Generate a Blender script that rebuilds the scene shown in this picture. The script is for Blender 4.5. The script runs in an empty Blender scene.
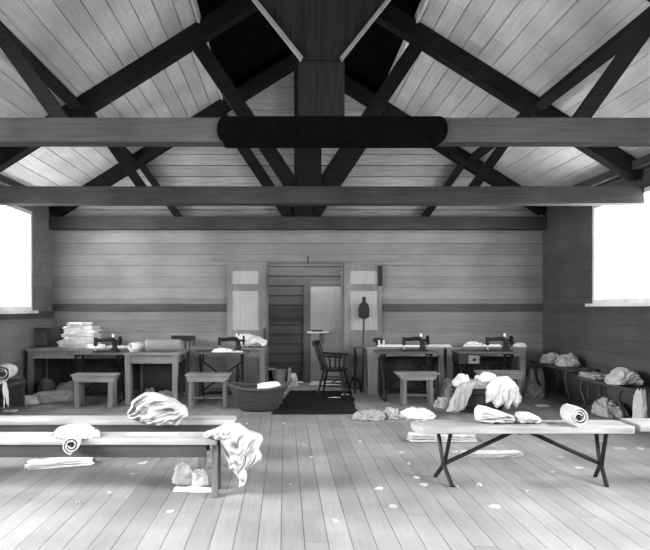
import bpy, bmesh, math, random
from mathutils import Vector, Matrix, noise
R = math.radians
random.seed(7)
scene = bpy.context.scene
COL = scene.collection
F, CX, CY, H = 600.0, 285.0, 308.0, 1.31      # focal (px), principal point, eye height
def wx(px, Y): return (px - CX) * Y / F
def wz(py, Y): return H + (CY - py) * Y / F
def fy(py, z=0.0): return F * (H - z) / (py - CY)   # distance of a point at height z
XC, HALF = 0.27, 3.95                          # hall axis and half width
XL, XR = XC - 4.07, XC + HALF
YB, YF = 9.84, -1.6                            # back wall, wall behind the camera
SL = 0.63                                      # roof pitch
def lining(u, c=4.2): return H + c - SL * abs(u)

# ------------------------------------------------------------------ materials
def node_mat(name):
    m = bpy.data.materials.new(name); m.use_nodes = True
    nt = m.node_tree; b = nt.nodes['Principled BSDF']
    return m, nt, b
def wood(name, tone, rough=0.75, axis='x', var=0.35, attr=False, blotch=0.25, scale=1.0, spec=0.25, bump=0.15, warm=1.0):
    m, nt, b = node_mat(name); N, L = nt.nodes, nt.links
    tc = N.new('ShaderNodeTexCoord'); mp = N.new('ShaderNodeMapping')
    s = {'x': (1.2, 22, 22), 'y': (22, 1.2, 22), 'z': (22, 22, 1.2)}[axis]
    mp.inputs['Scale'].default_value = [q * scale for q in s]
    L.new(tc.outputs['Object'], mp.inputs['Vector'])
    n1 = N.new('ShaderNodeTexNoise'); n1.inputs['Scale'].default_value = 2.0; n1.inputs['Detail'].default_value = 6
    L.new(mp.outputs['Vector'], n1.inputs['Vector'])
    n2 = N.new('ShaderNodeTexNoise'); n2.inputs['Scale'].default_value = 1.6; n2.inputs['Detail'].default_value = 5
    L.new(tc.outputs['Object'], n2.inputs['Vector'])
    r1 = N.new('ShaderNodeMapRange'); r1.inputs['From Min'].default_value = .3; r1.inputs['From Max'].default_value = .7
    r1.inputs['To Min'].default_value = 1 - var; r1.inputs['To Max'].default_value = 1 + var
    L.new(n1.outputs['Fac'], r1.inputs['Value'])
    r2 = N.new('ShaderNodeMapRange'); r2.inputs['From Min'].default_value = .3; r2.inputs['From Max'].default_value = .7
    r2.inputs['To Min'].default_value = 1 - blotch; r2.inputs['To Max'].default_value = 1 + blotch
    L.new(n2.outputs['Fac'], r2.inputs['Value'])
    mu = N.new('ShaderNodeMath'); mu.operation = 'MULTIPLY'; L.new(r1.outputs[0], mu.inputs[0]); L.new(r2.outputs[0], mu.inputs[1])
    out = mu.outputs[0]
    if attr:
        at = N.new('ShaderNodeAttribute'); at.attribute_name = 'tone'
        m2 = N.new('ShaderNodeMath'); m2.operation = 'MULTIPLY'
        L.new(out, m2.inputs[0]); L.new(at.outputs['Fac'], m2.inputs[1]); out = m2.outputs[0]
    m3 = N.new('ShaderNodeMath'); m3.operation = 'MULTIPLY'; m3.inputs[1].default_value = tone; L.new(out, m3.inputs[0])
    cl = N.new('ShaderNodeClamp'); L.new(m3.outputs[0], cl.inputs['Value']); cl.inputs['Max'].default_value = .92
    L.new(cl.outputs[0], b.inputs['Base Color'])
    b.inputs['Roughness'].default_value = rough; b.inputs['Specular IOR Level'].default_value = spec
    bp = N.new('ShaderNodeBump'); bp.inputs['Strength'].default_value = bump; bp.inputs['Distance'].default_value = .01
    L.new(n1.outputs['Fac'], bp.inputs['Height']); L.new(bp.outputs['Normal'], b.inputs['Normal'])
    return m
def plain(name, tone, rough=0.6, metal=0.0, spec=0.4, nscale=12.0, var=0.2):
    m, nt, b = node_mat(name); N, L = nt.nodes, nt.links
    tc = N.new('ShaderNodeTexCoord'); n = N.new('ShaderNodeTexNoise'); n.inputs['Scale'].default_value = nscale; n.inputs['Detail'].default_value = 4
    L.new(tc.outputs['Object'], n.inputs['Vector'])
    r = N.new('ShaderNodeMapRange'); r.inputs['From Min'].default_value = .3; r.inputs['From Max'].default_value = .7
    r.inputs['To Min'].default_value = tone * (1 - var); r.inputs['To Max'].default_value = min(.93, tone * (1 + var))
    L.new(n.outputs['Fac'], r.inputs['Value']); L.new(r.outputs[0], b.inputs['Base Color'])
    b.inputs['Roughness'].default_value = rough; b.inputs['Metallic'].default_value = metal; b.inputs['Specular IOR Level'].default_value = spec
    return m
def fabric(name, tone, wrinkle=0.5, nscale=9.0):
    m, nt, b = node_mat(name); N, L = nt.nodes, nt.links
    tc = N.new('ShaderNodeTexCoord')
    n = N.new('ShaderNodeTexNoise'); n.inputs['Scale'].default_value = nscale; n.inputs['Detail'].default_value = 5; n.inputs['Distortion'].default_value = 1.2
    L.new(tc.outputs['Object'], n.inputs['Vector'])
    r = N.new('ShaderNodeMapRange'); r.inputs['From Min'].default_value = .25; r.inputs['From Max'].default_value = .75
    r.inputs['To Min'].default_value = tone * .82; r.inputs['To Max'].default_value = min(.93, tone * 1.1)
    L.new(n.outputs['Fac'], r.inputs['Value']); L.new(r.outputs[0], b.inputs['Base Color'])
    b.inputs['Roughness'].default_value = .95; b.inputs['Specular IOR Level'].default_value = .1
    bp = N.new('ShaderNodeBump'); bp.inputs['Strength'].default_value = wrinkle; bp.inputs['Distance'].default_value = .03
    L.new(n.outputs['Fac'], bp.inputs['Height']); L.new(bp.outputs['Normal'], b.inputs['Normal'])
    return m
def wicker(name, tone):
    m, nt, b = node_mat(name); N, L = nt.nodes, nt.links
    tc = N.new('ShaderNodeTexCoord'); w = N.new('ShaderNodeTexWave'); w.wave_type = 'BANDS'; w.bands_direction = 'Z'
    w.inputs['Scale'].default_value = 18; w.inputs['Distortion'].default_value = 3; w.inputs['Detail'].default_value = 3; w.inputs['Detail Scale'].default_value = 4
    L.new(tc.outputs['Object'], w.inputs['Vector'])
    r = N.new('ShaderNodeMapRange'); r.inputs['To Min'].default_value = tone * .35; r.inputs['To Max'].default_value = tone * 1.3
    L.new(w.outputs['Fac'], r.inputs['Value']); L.new(r.outputs[0], b.inputs['Base Color'])
    bp = N.new('ShaderNodeBump'); bp.inputs['Strength'].default_value = .8; bp.inputs['Distance'].default_value = .02
    L.new(w.outputs['Fac'], bp.inputs['Height']); L.new(bp.outputs['Normal'], b.inputs['Normal'])
    b.inputs['Roughness'].default_value = .8
    return m
def glass_mat():
    m = bpy.data.materials.new('window_glass'); m.use_nodes = True; nt = m.node_tree; N, L = nt.nodes, nt.links
    N.remove(N['Principled BSDF']); o = N['Material Output']
    t = N.new('ShaderNodeBsdfTransparent'); g = N.new('ShaderNodeBsdfGlossy'); g.inputs['Roughness'].default_value = .03
    mx = N.new('ShaderNodeMixShader'); mx.inputs['Fac'].default_value = .06
    L.new(t.outputs[0], mx.inputs[1]); L.new(g.outputs[0], mx.inputs[2]); L.new(mx.outputs[0], o.inputs['Surface'])
    return m
M = dict(
    floor=wood('floor_boards', .27, .7, 'y', .07, True, .20, spec=.25, bump=.06),
    wall=wood('wall_boards', .235, .8, 'x', .10, True, .14, bump=.06),
    side=wood('side_wall_boards', .19, .85, 'y', .10, True, .14, bump=.06), side_shaded=wood('shaded_right_wall_boards', .10, .85, 'y', .10, True, .14, bump=.06),  # right wall boards darker, left paler: window light put into the colours
    gable=wood('gable_boards', .36, .85, 'x', .2, True, .15, bump=.2),
    lining=wood('ceiling_boards', .46, .8, 'y', .12, True, .15, bump=.1),
    edge=wood('edge_board', .55, .8, 'y', .1),
    strip=wood('dark_dado', .085, .7, 'x', .2),
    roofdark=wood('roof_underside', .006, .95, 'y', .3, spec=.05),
    timber=wood('dark_timber', .022, .85, 'x', .25, spec=.1),
    tie=wood('tie_timber', .072, .85, 'x', .2, spec=.1),
    tar=plain('blackened_timber', .004, .9, spec=.05, nscale=30, var=.5),
    shaft=wood('shaft_boards', .020, .9, 'z', .3, spec=.1),
    table=wood('table_wood', .24, .7, 'x', .2), tablez=wood('table_leg_wood', .22, .7, 'z', .2),
    stool=wood('stool_wood', .25, .7, 'x', .2), stoolz=wood('stool_leg_wood', .21, .7, 'z', .2),
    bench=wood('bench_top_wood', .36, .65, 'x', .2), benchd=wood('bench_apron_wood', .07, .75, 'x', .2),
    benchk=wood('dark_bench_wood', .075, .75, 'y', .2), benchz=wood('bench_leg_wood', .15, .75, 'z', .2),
    door=wood('door_wood', .21, .75, 'z', .12), panel=wood('door_panel', .40, .75, 'z', .08, blotch=.08),
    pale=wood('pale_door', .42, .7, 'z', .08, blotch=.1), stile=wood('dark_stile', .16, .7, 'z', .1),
    chair=wood('chair_wood', .018, .5, 'z', .3, spec=.35), case=wood('case_wood', .075, .6, 'z', .2), casep=wood('case_panel', .12, .6, 'z', .2),
    iron=plain('cast_iron', .016, .5, 0.0, .4, 20, .3), bright=plain('bright_metal', .6, .3, .9, .5),
    mtop=wood('machine_top_wood', .11, .55, 'x', .3), white=fabric('white_cloth', .85), near=fabric('dimmed_near_cloth', .54, .35), white2=fabric('off_white_cloth', .70),  # near cloth: same white, colour darkened where the front light is strong
    grey=fabric('grey_cloth', .42), drab=fabric('drab_sacking', .27, .8), dim=fabric('dim_cloth', .5), rollc=fabric('grey_roll', .30, .2),
    thread=plain('white_thread', .8, .8), zinc=plain('zinc', .55, .4, .35, .5), enamel=plain('dark_enamel', .03, .4),
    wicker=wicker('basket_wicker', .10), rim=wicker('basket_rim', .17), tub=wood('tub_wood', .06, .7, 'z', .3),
    mat=plain('mat_fibre', .03, .95, 0, .1, 40, .5), straw=plain('broom_straw', .05, .9, 0, .1, 60, .5),
    stick=wood('stick_wood', .45, .6, 'z', .1), handle=wood('handle_wood', .1, .6, 'z', .1), glass=glass_mat(), sash=wood('sash_paint', .7, .6, 'z', .05), paper=plain('paper_scrap', .6, .9, 0, .1),
    greyscrap=plain('grey_scrap', .45, .9, 0, .1),
)

# ------------------------------------------------------------------ mesh builder
class MB:
    def __init__(s): s.v, s.f, s.t = [], [], []
    def add(s, vs, fs, tone=1.0):
        n = len(s.v); s.v += [tuple(q) for q in vs]
        for f in fs: s.f.append(tuple(n + i for i in f)); s.t.append(tone)
        return s
    def hexa(s, p, tone=1.0):      # 8 points: bottom 4 (ccw), top 4
        return s.add(p, [(0, 3, 2, 1), (4, 5, 6, 7), (0, 1, 5, 4), (1, 2, 6, 5), (2, 3, 7, 6), (3, 0, 4, 7)], tone)
    def box(s, x0, x1, y0, y1, z0, z1, tone=1.0):
        return s.hexa([(x0, y0, z0), (x1, y0, z0), (x1, y1, z0), (x0, y1, z0), (x0, y0, z1), (x1, y0, z1), (x1, y1, z1), (x0, y1, z1)], tone)
    def bar(s, a, b, w, h, up=(0, 1, 0), tone=1.0):   # w across 'up', h along 'up'
        a, b = Vector(a), Vector(b); d = (b - a).normalized(); up = Vector(up)
        side = d.cross(up).normalized(); up = side.cross(d).normalized()
        q = []
        for e in (a, b):
            for i, j in ((-1, -1), (1, -1), (1, 1), (-1, 1)): q.append(e + side * (w / 2 * i) + up * (h / 2 * j))
        return s.hexa(q, tone)
    def prism(s, poly, y0, y1, tone=1.0):   # polygon in x,z, extruded along y
        n = len(poly)
        vs = [(x, y0, z) for x, z in poly] + [(x, y1, z) for x, z in poly]
        fs = [tuple(range(n)), tuple(range(2 * n - 1, n - 1, -1))]
        for i in range(n): j = (i + 1) % n; fs.append((j, i, n + i, n + j))
        return s.add(vs, fs, tone)
    def prism_x(s, poly, x0, x1):
        n = len(poly)
        vs = [(x0, y, z) for y, z in poly] + [(x1, y, z) for y, z in poly]
        fs = [tuple(range(n - 1, -1, -1)), tuple(range(n, 2 * n))]
        for i in range(n): j = (i + 1) % n; fs.append((i, j, n + j, n + i))
        return s.add(vs, fs)
    def tube(s, pts, rad, n=8, closed=False):
        pts = [Vector(p) for p in pts]; k = len(pts)
        if not isinstance(rad, (list, tuple)): rad = [rad] * k
        base = len(s.v); prev = None
        for i, p in enumerate(pts):
            a = pts[(i - 1) % k] if (closed or i) else p
            b = pts[(i + 1) % k] if (closed or i < k - 1) else p
            d = (b - a).normalized()
            if prev is None:
                ref = Vector((0, 0, 1)) if abs(d.z) < .9 else Vector((1, 0, 0)); u = d.cross(ref).normalized()
            else: u = (prev - d * prev.dot(d)).normalized()
            prev = u; w = d.cross(u)
            for j in range(n):
                an = 2 * math.pi * j / n; s.v.append(tuple(p + (u * math.cos(an) + w * math.sin(an)) * rad[i]))
        for i in range(k if closed else k - 1):
            i2 = (i + 1) % k
            for j in range(n):
                j2 = (j + 1) % n
                s.f.append((base + i * n + j, base + i * n + j2, base + i2 * n + j2, base + i2 * n + j)); s.t.append(1.0)
        if not closed:
            s.f.append(tuple(base + j for j in range(n - 1, -1, -1))); s.f.append(tuple(base + (k - 1) * n + j for j in range(n))); s.t += [1.0, 1.0]
        return s
    def lathe(s, prof, n=24, sx=1.0, sy=1.0, at=(0, 0, 0), axis='z', cap=True):
        base = len(s.v); k = len(prof)
        for r, z in prof:
            for j in range(n):
                a = 2 * math.pi * j / n; x, y = r * math.cos(a) * sx, r * math.sin(a) * sy
                p = (x, y, z) if axis == 'z' else ((z, x, y) if axis == 'x' else (x, z, y))
                s.v.append((p[0] + at[0], p[1] + at[1], p[2] + at[2]))
        for i in range(k - 1):
            for j in range(n):
                j2 = (j + 1) % n
                s.f.append((base + i * n + j, base + i * n + j2, base + (i + 1) * n + j2, base + (i + 1) * n + j)); s.t.append(1.0)
        if cap:
            s.f.append(tuple(base + j for j in range(n - 1, -1, -1))); s.f.append(tuple(base + (k - 1) * n + j for j in range(n))); s.t += [1.0, 1.0]
        return s
    def build(s, name, mat, parent=None, loc=None, rz=0.0, smooth=False, bevel=0.0):
        me = bpy.data.meshes.new(name); me.from_pydata(s.v, [], s.f); me.update()
        at = me.attributes.new('tone', 'FLOAT', 'FACE'); at.data.foreach_set('value', s.t)
        bm = bmesh.new(); bm.from_mesh(me); bmesh.ops.recalc_face_normals(bm, faces=bm.faces); bm.to_mesh(me); bm.free()
        if smooth:
            me.polygons.foreach_set('use_smooth', [True] * len(me.polygons)); me.set_sharp_from_angle(angle=R(50))
        me.materials.append(mat)
        o = bpy.data.objects.new(name, me); COL.objects.link(o)
        if parent: o.parent = parent
        if loc: o.location = loc
        o.rotation_euler.z = rz
        if bevel:
            b = o.modifiers.new('bevel', 'BEVEL'); b.width = bevel; b.segments = 2; b.limit_method = 'ANGLE'; b.angle_limit = R(40)
        return o
def tag(o, label=None, cat=None, group=None, kind=None):
    if label: o['label'] = label
    if cat: o['category'] = cat
    if group: o['group'] = group
    if kind: o['kind'] = kind
    return o
def thing(name, label, cat, loc=(0, 0, 0), rz=0.0, group=None, kind=None):
    o = bpy.data.objects.new(name, None); COL.objects.link(o); o.location = loc; o.rotation_euler.z = rz; o.empty_display_size = .1
    return tag(o, label, cat, group, kind)
def copy_tree(o, parent=None):
    c = o.copy(); COL.objects.link(c)
    if parent: c.parent = parent
    for ch in list(o.children): copy_tree(ch, c)
    return c
def struct(o, label=None, cat=None): return tag(o, label, cat, None, 'structure')

# ------------------------------------------------------------------ room shell
def split(a, b, holes):            # intervals of [a,b] left by the holes
    out = [(a, b)]
    for h0, h1 in holes:
        nx = []
        for p, q in out:
            if h1 <= p or h0 >= q: nx.append((p, q))
            else:
                if h0 > p: nx.append((p, h0))
                if h1 < q: nx.append((h1, q))
        out = nx
    return out
YP = 10.62                          # far wall of the passage beyond the doorway
# floor
mb = MB(); w = .132; x = XL - .05
while x < XR + .05:
    y = YF - random.random() * 3
    while y < YP:
        ln = random.choice((3.0, 3.6, 4.2, 4.8)); y1 = min(y + ln, YP)
        y0 = max(y, YF)
        if y1 > y0: mb.box(x + .0018, x + w - .0018, y0 + .001, y1 - .001, -.03, random.uniform(-.0015, 0), random.uniform(.90, 1.10))
        y += ln
    x += w
mb.box(XL - .1, XR + .1, YF, YP, -.07, -.004, .35)
struct(mb.build('floor', M['floor']), 'bare worn floorboards running towards the back wall', 'floor')
# back wall: clapboards up into the gable
DX0, DX1, DZ = wx(266.5, YB), wx(343.5, YB), 2.05
mb = MB(); gb = MB(); z = 0.0; pitch = .182
while z < H + 4.2:
    z1 = z + pitch
    tgt = mb if z < 2.70 else gb
    tn = random.uniform(.9, 1.1)
    ca = max(XL, XC - (H + 4.2 - z) / SL); cb = XC + min(HALF, (H + 4.2 - z) / SL)
    ta = max(XL, XC - max(.01, (H + 4.2 - z1) / SL)); tb = XC + min(HALF, max(.01, (H + 4.2 - z1) / SL))
    wob = .004 if tgt is mb else .012
    if z < DZ:
        zt = min(z1, 9)
        if z1 > DZ:
            for a, b in ((XL, DX0), (DX1, XR)): tgt.box(a, b, YB - .012, YB + .02, z + .005, DZ, tn)
            tgt.box(XL, XR, YB - .010, YB + .02, DZ, z1, tn)
        else:
            for a, b in ((XL, DX0), (DX1, XR)):
                tgt.hexa([(a, YB - .012, z + .003), (b, YB - .012, z + .003), (b, YB + .02, z + .003), (a, YB + .02, z + .003),
                          (a, YB - .006, z1), (b, YB - .006, z1), (b, YB + .02, z1), (a, YB + .02, z1)], tn)
    else:
        g0 = z + (.003 if tgt is mb else .006) + random.uniform(0, wob * .5)
        fr_ = .012 if tgt is mb else .022
        tgt.hexa([(ca, YB - fr_, g0), (cb, YB - fr_, g0), (cb, YB + .02, g0), (ca, YB + .02, g0),
                  (ta, YB - .005, z1), (tb, YB - .005, z1), (tb, YB + .02, z1), (ta, YB + .02, z1)], tn)
    z = z1
struct(mb.build('wall_back', M['wall']), 'back wall of painted horizontal boards around the doorway', 'wall')
struct(gb.build('wall_gable', M['gable']), 'rough pale boarded gable above the back tie beam', 'wall')
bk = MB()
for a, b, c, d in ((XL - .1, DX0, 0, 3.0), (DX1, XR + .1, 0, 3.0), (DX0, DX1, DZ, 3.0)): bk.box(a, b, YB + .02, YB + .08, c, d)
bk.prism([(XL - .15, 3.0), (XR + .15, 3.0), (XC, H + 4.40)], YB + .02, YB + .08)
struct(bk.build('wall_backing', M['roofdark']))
# side walls with window openings  (y0,y1,z0,z1)
WL = [(7.5, 9.02, 1.27, 2.76), (4.6, 6.2, 1.27, 2.72), (1.7, 3.3, 1.27, 2.72)]
WR = [(6.75, 8.24, 1.37, 2.72), (4.0, 5.6, 1.37, 2.72), (1.2, 2.8, 1.37, 2.72)]
WT = 3.06
def side_wall(name, X, sgn, wins, label):
    mb = MB(); z = 0.0
    while z < WT:
        z1 = min(z + pitch, WT); tn = random.uniform(.9, 1.1)
        zs = sorted({z, z1} | {q for w_ in wins for q in w_[2:] if z < q < z1})
        for p, q in zip(zs[:-1], zs[1:]):
            hs = [(w_[0], w_[1]) for w_ in wins if w_[2] < (p + q) / 2 < w_[3]]
            for a, b in split(YF, YB, hs):
                mb.box(min(X, X + sgn * .05), max(X, X + sgn * .05), a, b, p + (.002 if p == z else 0), q, tn)
        z = z1
    for a, b, c, d in [(YF, YB + .05, 0, wins[0][2]), (YF, YB + .05, wins[0][3], WT)]:
        mb.box(min(X + sgn * .05, X + sgn * .11), max(X + sgn * .05, X + sgn * .11), a, b, c, d, .6)
    for a, b in split(YF, YB + .05, [(w_[0], w_[1]) for w_ in wins]):
        mb.box(min(X + sgn * .05, X + sgn * .11), max(X + sgn * .05, X + sgn * .11), a, b, wins[0][2], wins[0][3], .6)
    struct(mb.build(name, M['side' if sgn < 0 else 'side_shaded']), label, 'wall')
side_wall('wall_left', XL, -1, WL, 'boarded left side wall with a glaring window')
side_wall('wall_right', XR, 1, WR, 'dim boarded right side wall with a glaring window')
# wall behind the camera, two tall windows
FW = [(-2.6, -.8, .9, 2.7), (1.3, 3.1, .9, 2.7)]
mb = MB(); z = 0
zs = [0, .9, 2.7, WT]
for p, q in zip(zs[:-1], zs[1:]):
    hs = [(a, b) for a, b, c, d in FW if c < (p + q) / 2 < d]
    for a, b in split(XL - .1, XR + .1, hs): mb.box(a, b, YF - .1, YF, p, q)
mb.prism([(XL - .1, WT), (XR + .1, WT), (XC, H + 4.40)], YF - .1, YF)
struct(mb.build('wall_front', M['wall']), None, None)
# windows
nwin = 0
def window(plane, c0, c1, z0, z1, pos, power, tilt=0.0):
    global nwin; nwin += 1
    root = thing('window_%d' % nwin, None, None, kind='structure')
    sg = -1 if pos in (XL,) else 1
    def B(m, a0, a1, d0, d1, q0, q1):      # along, depth (outwards), z
        if plane == 'x': m.box(min(pos + sg * d0, pos + sg * d1), max(pos + sg * d0, pos + sg * d1), a0, a1, q0, q1)
        else: m.box(a0, a1, pos - d1, pos - d0, q0, q1)
    f = MB(); t = .06
    B(f, c0, c0 + t, 0, .10, z0, z1); B(f, c1 - t, c1, 0, .10, z0, z1); B(f, c0 + t, c1 - t, 0, .10, z0, z0 + t); B(f, c0 + t, c1 - t, 0, .10, z1 - t, z1)
    f.build('window_frame', M['sash'], root)
    s = MB(); n = 3
    for i in range(1, n): a = c0 + (c1 - c0) * i / n; B(s, a - .005, a + .005, .06, .07, z0 + t, z1 - t)
    zm = (z0 + z1) / 2; B(s, c0 + t, c1 - t, .05, .08, zm - .006, zm + .006)
    s.build('sash_bars', M['sash'], root)
    g = MB(); B(g, c0 + t, c1 - t, .062, .066, z0 + t, z1 - t); g.build('pane', M['glass'], root)
    sl = MB(); B(sl, c0 - .06, c1 + .06, -.07, -.002, z0 - .04, z0); sl.build('sill', M['sash'], root)
    L = bpy.data.lights.new('daylight', 'AREA'); L.shape = 'RECTANGLE'; L.size = c1 - c0 + .4; L.size_y = z1 - z0 + .4; L.energy = power
    lo = bpy.data.objects.new('daylight', L); COL.objects.link(lo)
    mid = (c0 + c1) / 2
    if plane == 'x':
        lo.location = (pos + sg * (.35 + .45 * min(1, abs(tilt) * 1.5)), mid, zm); lo.rotation_euler = (R(90), 0, R(90) if sg > 0 else R(-90))
    else:
        lo.location = (mid, pos - .35, zm); lo.rotation_euler = (R(90), 0, 0)   # faces +y below
    d = Vector((-sg, 0, 0)) if plane == 'x' else Vector((0, 1, 0))
    d.z = -tilt; lo.rotation_euler = d.to_track_quat('-Z', 'Y').to_euler()
    lo.location.z += tilt * .35
    return root
for (a, b, c, d), pw, tl_ in zip(WL, (230, 260, 900), (-.55, 1.1, .9)): window('x', a, b, c, d, XL, pw, tl_)
for (a, b, c, d), pw, tl_ in zip(WR, (260, 260, 900), (-.55, 1.1, .9)): window('x', a, b, c, d, XR, pw, tl_)
for a, b, c, d in FW: window('y', a, b, c, d, YF, 110)
# dado strips
yb = YB - .019
m = MB(); m.box(XL, wx(226, YB), yb - .02, yb, 1.255, 1.378); struct(m.build('trim_1', M['strip']), 'dark dado board left of the doorway', 'trim')
m = MB(); m.box(wx(383, YB), XR, yb - .02, yb, 1.255, 1.378); struct(m.build('trim_2', M['strip']), 'dark dado board right of the doorway', 'trim')
m = MB(); m.box(XL, XL + .02, YF, yb - .02, 1.15, 1.26); struct(m.build('trim_3', M['strip']), 'dark dado board along the left wall', 'trim')
m = MB(); m.box(XR - .02, XR, YF, yb - .02, 1.25, 1.36); struct(m.build('trim_4', M['strip']), 'dark dado board along the right wall', 'trim')
m = MB(); m.box(XL, XL + .14, YF, YB - .02, WT - .12, WT - .02); struct(m.build('trim_5', M['tie']), 'dark wall plate along the top of the left wall', 'trim')
m = MB(); m.box(XR - .14, XR, YF, YB - .02, WT - .12, WT - .02); struct(m.build('trim_6', M['tie']), 'dark wall plate along the top of the right wall', 'trim')
# ceiling lining on both slopes, edge boards and dark ridge
U0 = 1.30
for side, nm in ((-1, 'ceiling_left'), (1, 'ceiling_right')):
    mb = MB(); u = U0; du = .172
    while u < 4.12:
        u1 = min(u + du, 4.14); y = YF - random.random() * 3
        while y < YB:
            ln = random.choice((3.2, 4.0, 4.8)); y0, y1 = max(y, YF), min(y + ln, YB)
            if y1 > y0:
                ua, ub = u + .005, u1 - .004; tn = random.uniform(.9, 1.1)
                p = [(XC + side * ua, y0 + .002, lining(ua)), (XC + side * ub, y0 + .002, lining(ub)), (XC + side * ub, y1 - .002, lining(ub)), (XC + side * ua, y1 - .002, lining(ua))]
                mb.hexa(p + [(a, b, c + .03) for a, b, c in p], tn)
            y += ln
        u = u1
    struct(mb.build(nm, M['lining']), 'pale boarded roof lining on the %s slope' % ('left' if side < 0 else 'right'), 'ceiling')
    m = MB(); a, b = XC + side * (U0 - .03), XC + side * U0
    m.box(min(a, b), max(a, b), YF, YB, lining(U0) - .03, lining(U0) + .10); struct(m.build('trim_%d' % (7 if side < 0 else 8), M['edge']), 'pale edge board where the lining stops beside the dark ridge', 'trim')
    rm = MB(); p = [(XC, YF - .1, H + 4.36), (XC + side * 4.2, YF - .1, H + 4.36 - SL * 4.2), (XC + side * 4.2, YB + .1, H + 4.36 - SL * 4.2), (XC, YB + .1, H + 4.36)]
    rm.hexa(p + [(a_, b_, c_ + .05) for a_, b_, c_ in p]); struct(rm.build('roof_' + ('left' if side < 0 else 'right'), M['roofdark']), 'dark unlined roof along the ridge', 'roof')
    # purlin under the lining
    m = MB(); up = 2.74; m.bar((XC + side * up, YF, lining(up) - .075), (XC + side * up, YB - .02, lining(up) - .075), .11, .14, up=(side * SL, 0, 1))
    struct(m.build('trim_%d' % (9 if side < 0 else 10), M['timber']), 'dark purlin running the length of the %s roof slope' % ('left' if side < 0 else 'right'), 'purlin')

# ------------------------------------------------------------------ roof trusses
def truss(Y, label, front):
    root = thing('roof_truss', label, 'roof truss', (XC, Y, 0), kind='structure')
    t = .08
    hz = H + 1.23
    for s in (-1, 1):
        m = MB(); c = 4.075
        hl = 4.05 if s < 0 else 3.93; a, b = (s * hl, 0, H + c - SL * hl), (0, 0, H + c)
        m.bar(a, b, .2, .16, up=(0, 1, 0)); m.build('rafter', M['timber'], root)
        m = MB(); m.bar((s * 1.93, .0, hz + .15), (s * 2.62, 0, H + 3.965 - SL * 2.62 + .03), .105, .1); m.build('brace', M['timber'], root)
        if not front:
            m = MB(); m.bar((s * .10, .01, hz + .1), (s * 1.33, .01, H + 3.17), .17, .1); m.build('strut', M['timber'], root)
    if front:
        k = MB(); k.prism([(-.165, hz + .19), (.175, hz + .19), (.175, H + 2.0), (-.165, H + 2.0)], -.07, .07)
        k.build('king_post', M['shaft'], root)
        p = MB(); hw = 1.34; zt = H + 1.84
        p.prism([(-.144, zt), (.154, zt), (hw, H + 3.34), (hw, H + 3.5), (0, H + 4.3), (-hw, H + 3.5), (-hw, H + 3.34)], -.10, -.075)
        p.build('boarded_panel', M['shaft'], root)
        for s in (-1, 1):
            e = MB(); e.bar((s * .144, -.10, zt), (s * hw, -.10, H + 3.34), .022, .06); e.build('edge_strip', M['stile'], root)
        m = MB(); m.box(XL - XC, HALF, -.07, .07, hz + .01, hz + .19); tb = m.build('tie_beam', M['tie'], root)
        y0, x0, x1 = -.105, wx(218, Y) - XC, wx(445, Y) - XC
        q = MB(); pl = []; r = .096; zc = hz + .10
        for i in range(9): a = R(-90 + 180 * i / 8); pl.append((x1 - .06 + .06 * math.cos(a), zc + r * math.sin(a)))
        for i in range(9): a = R(90 + 180 * i / 8); pl.append((x0 + .06 + .06 * math.cos(a), zc + r * math.sin(a)))
        q.prism(pl, -.085, .085); q.build('blackened_sleeve', M['tar'], root)
    else:
        k = MB(); k.box(-.12, .16, -.07, .07, hz + .15, H + 4.15); k.box(-.13, .17, -.06, .06, hz + .06 if Y > 9 else hz + .1, hz + .3); k.build('king_post', M['timber'], root)
        dz = .04 if Y > 9 else 0
        m = MB(); m.box(XL - XC, HALF, -.09, .09 if Y < 9 else .07, hz + dz, hz + .2 + dz); m.build('tie_beam', M['tie'], root)
    return root
truss(4.545, 'front roof truss, tie beam blackened in the middle', True)
truss(7.14, 'middle roof truss with straight grey tie beam', False)
truss(YB - .10, 'rear roof truss set against the back wall', False)
# hanging post between the middle and rear tie is part of the rear truss (lower king post end)

# ------------------------------------------------------------------ passage beyond the doorway
PX0, PX1, PZ = -.95, 1.6, 2.5
mb = MB(); z = 0
while z < PZ:
    z1 = min(z + .17, PZ); mb.hexa([(PX0, YP - .018, z + .006), (PX1, YP - .018, z + .006), (PX1, YP + .02, z + .006), (PX0, YP + .02, z + .006), (PX0, YP - .006, z1), (PX1, YP - .006, z1), (PX1, YP + .02, z1), (PX0, YP + .02, z1)], random.uniform(.55, .7)); z = z1
mb.box(PX0, PX1, YP + .02, YP + .06, 0, PZ, .6)
struct(mb.build('wall_passage', M['side']), 'dark boarded wall seen through the open doorway', 'wall')
m = MB(); m.box(PX0 - .05, PX0, YB + .08, YP, 0, PZ); struct(m.build('wall_passage_left', M['side']))
m = MB(); m.box(PX1, PX1 + .05, YB + .08, YP, 0, PZ); struct(m.build('wall_passage_right', M['side']))
m = MB(); m.box(PX0, PX1, YB + .08, YP, PZ, PZ + .05); struct(m.build('ceiling_passage', M['side']))
m = MB(); m.box(PX0, wx(304, YP), YP - .045, YP - .02, 1.14, 1.31); struct(m.build('trim_11', M['strip']), 'dark dado board inside the passage', 'trim')
# inner pale door
root = thing('door_3', 'pale plain inner door at the far side of the doorway', 'door', kind='structure')
dx0, dx1 = wx(303.5, YP - .06), wx(341, YP - .06)
m = MB(); m.box(dx0 + .12, dx1, YP - .07, YP - .02, .01, wz(285, YP)); m.build('door_leaf', M['pale'], root, bevel=.004)
m = MB(); m.box(dx0, dx0 + .12, YP - .085, YP - .02, .0, wz(284, YP)); m.box(dx0 + .12, dx1 + .03, YP - .085, YP - .02, wz(285, YP), wz(281, YP)); m.build('door_frame', M['stile'], root)
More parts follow.
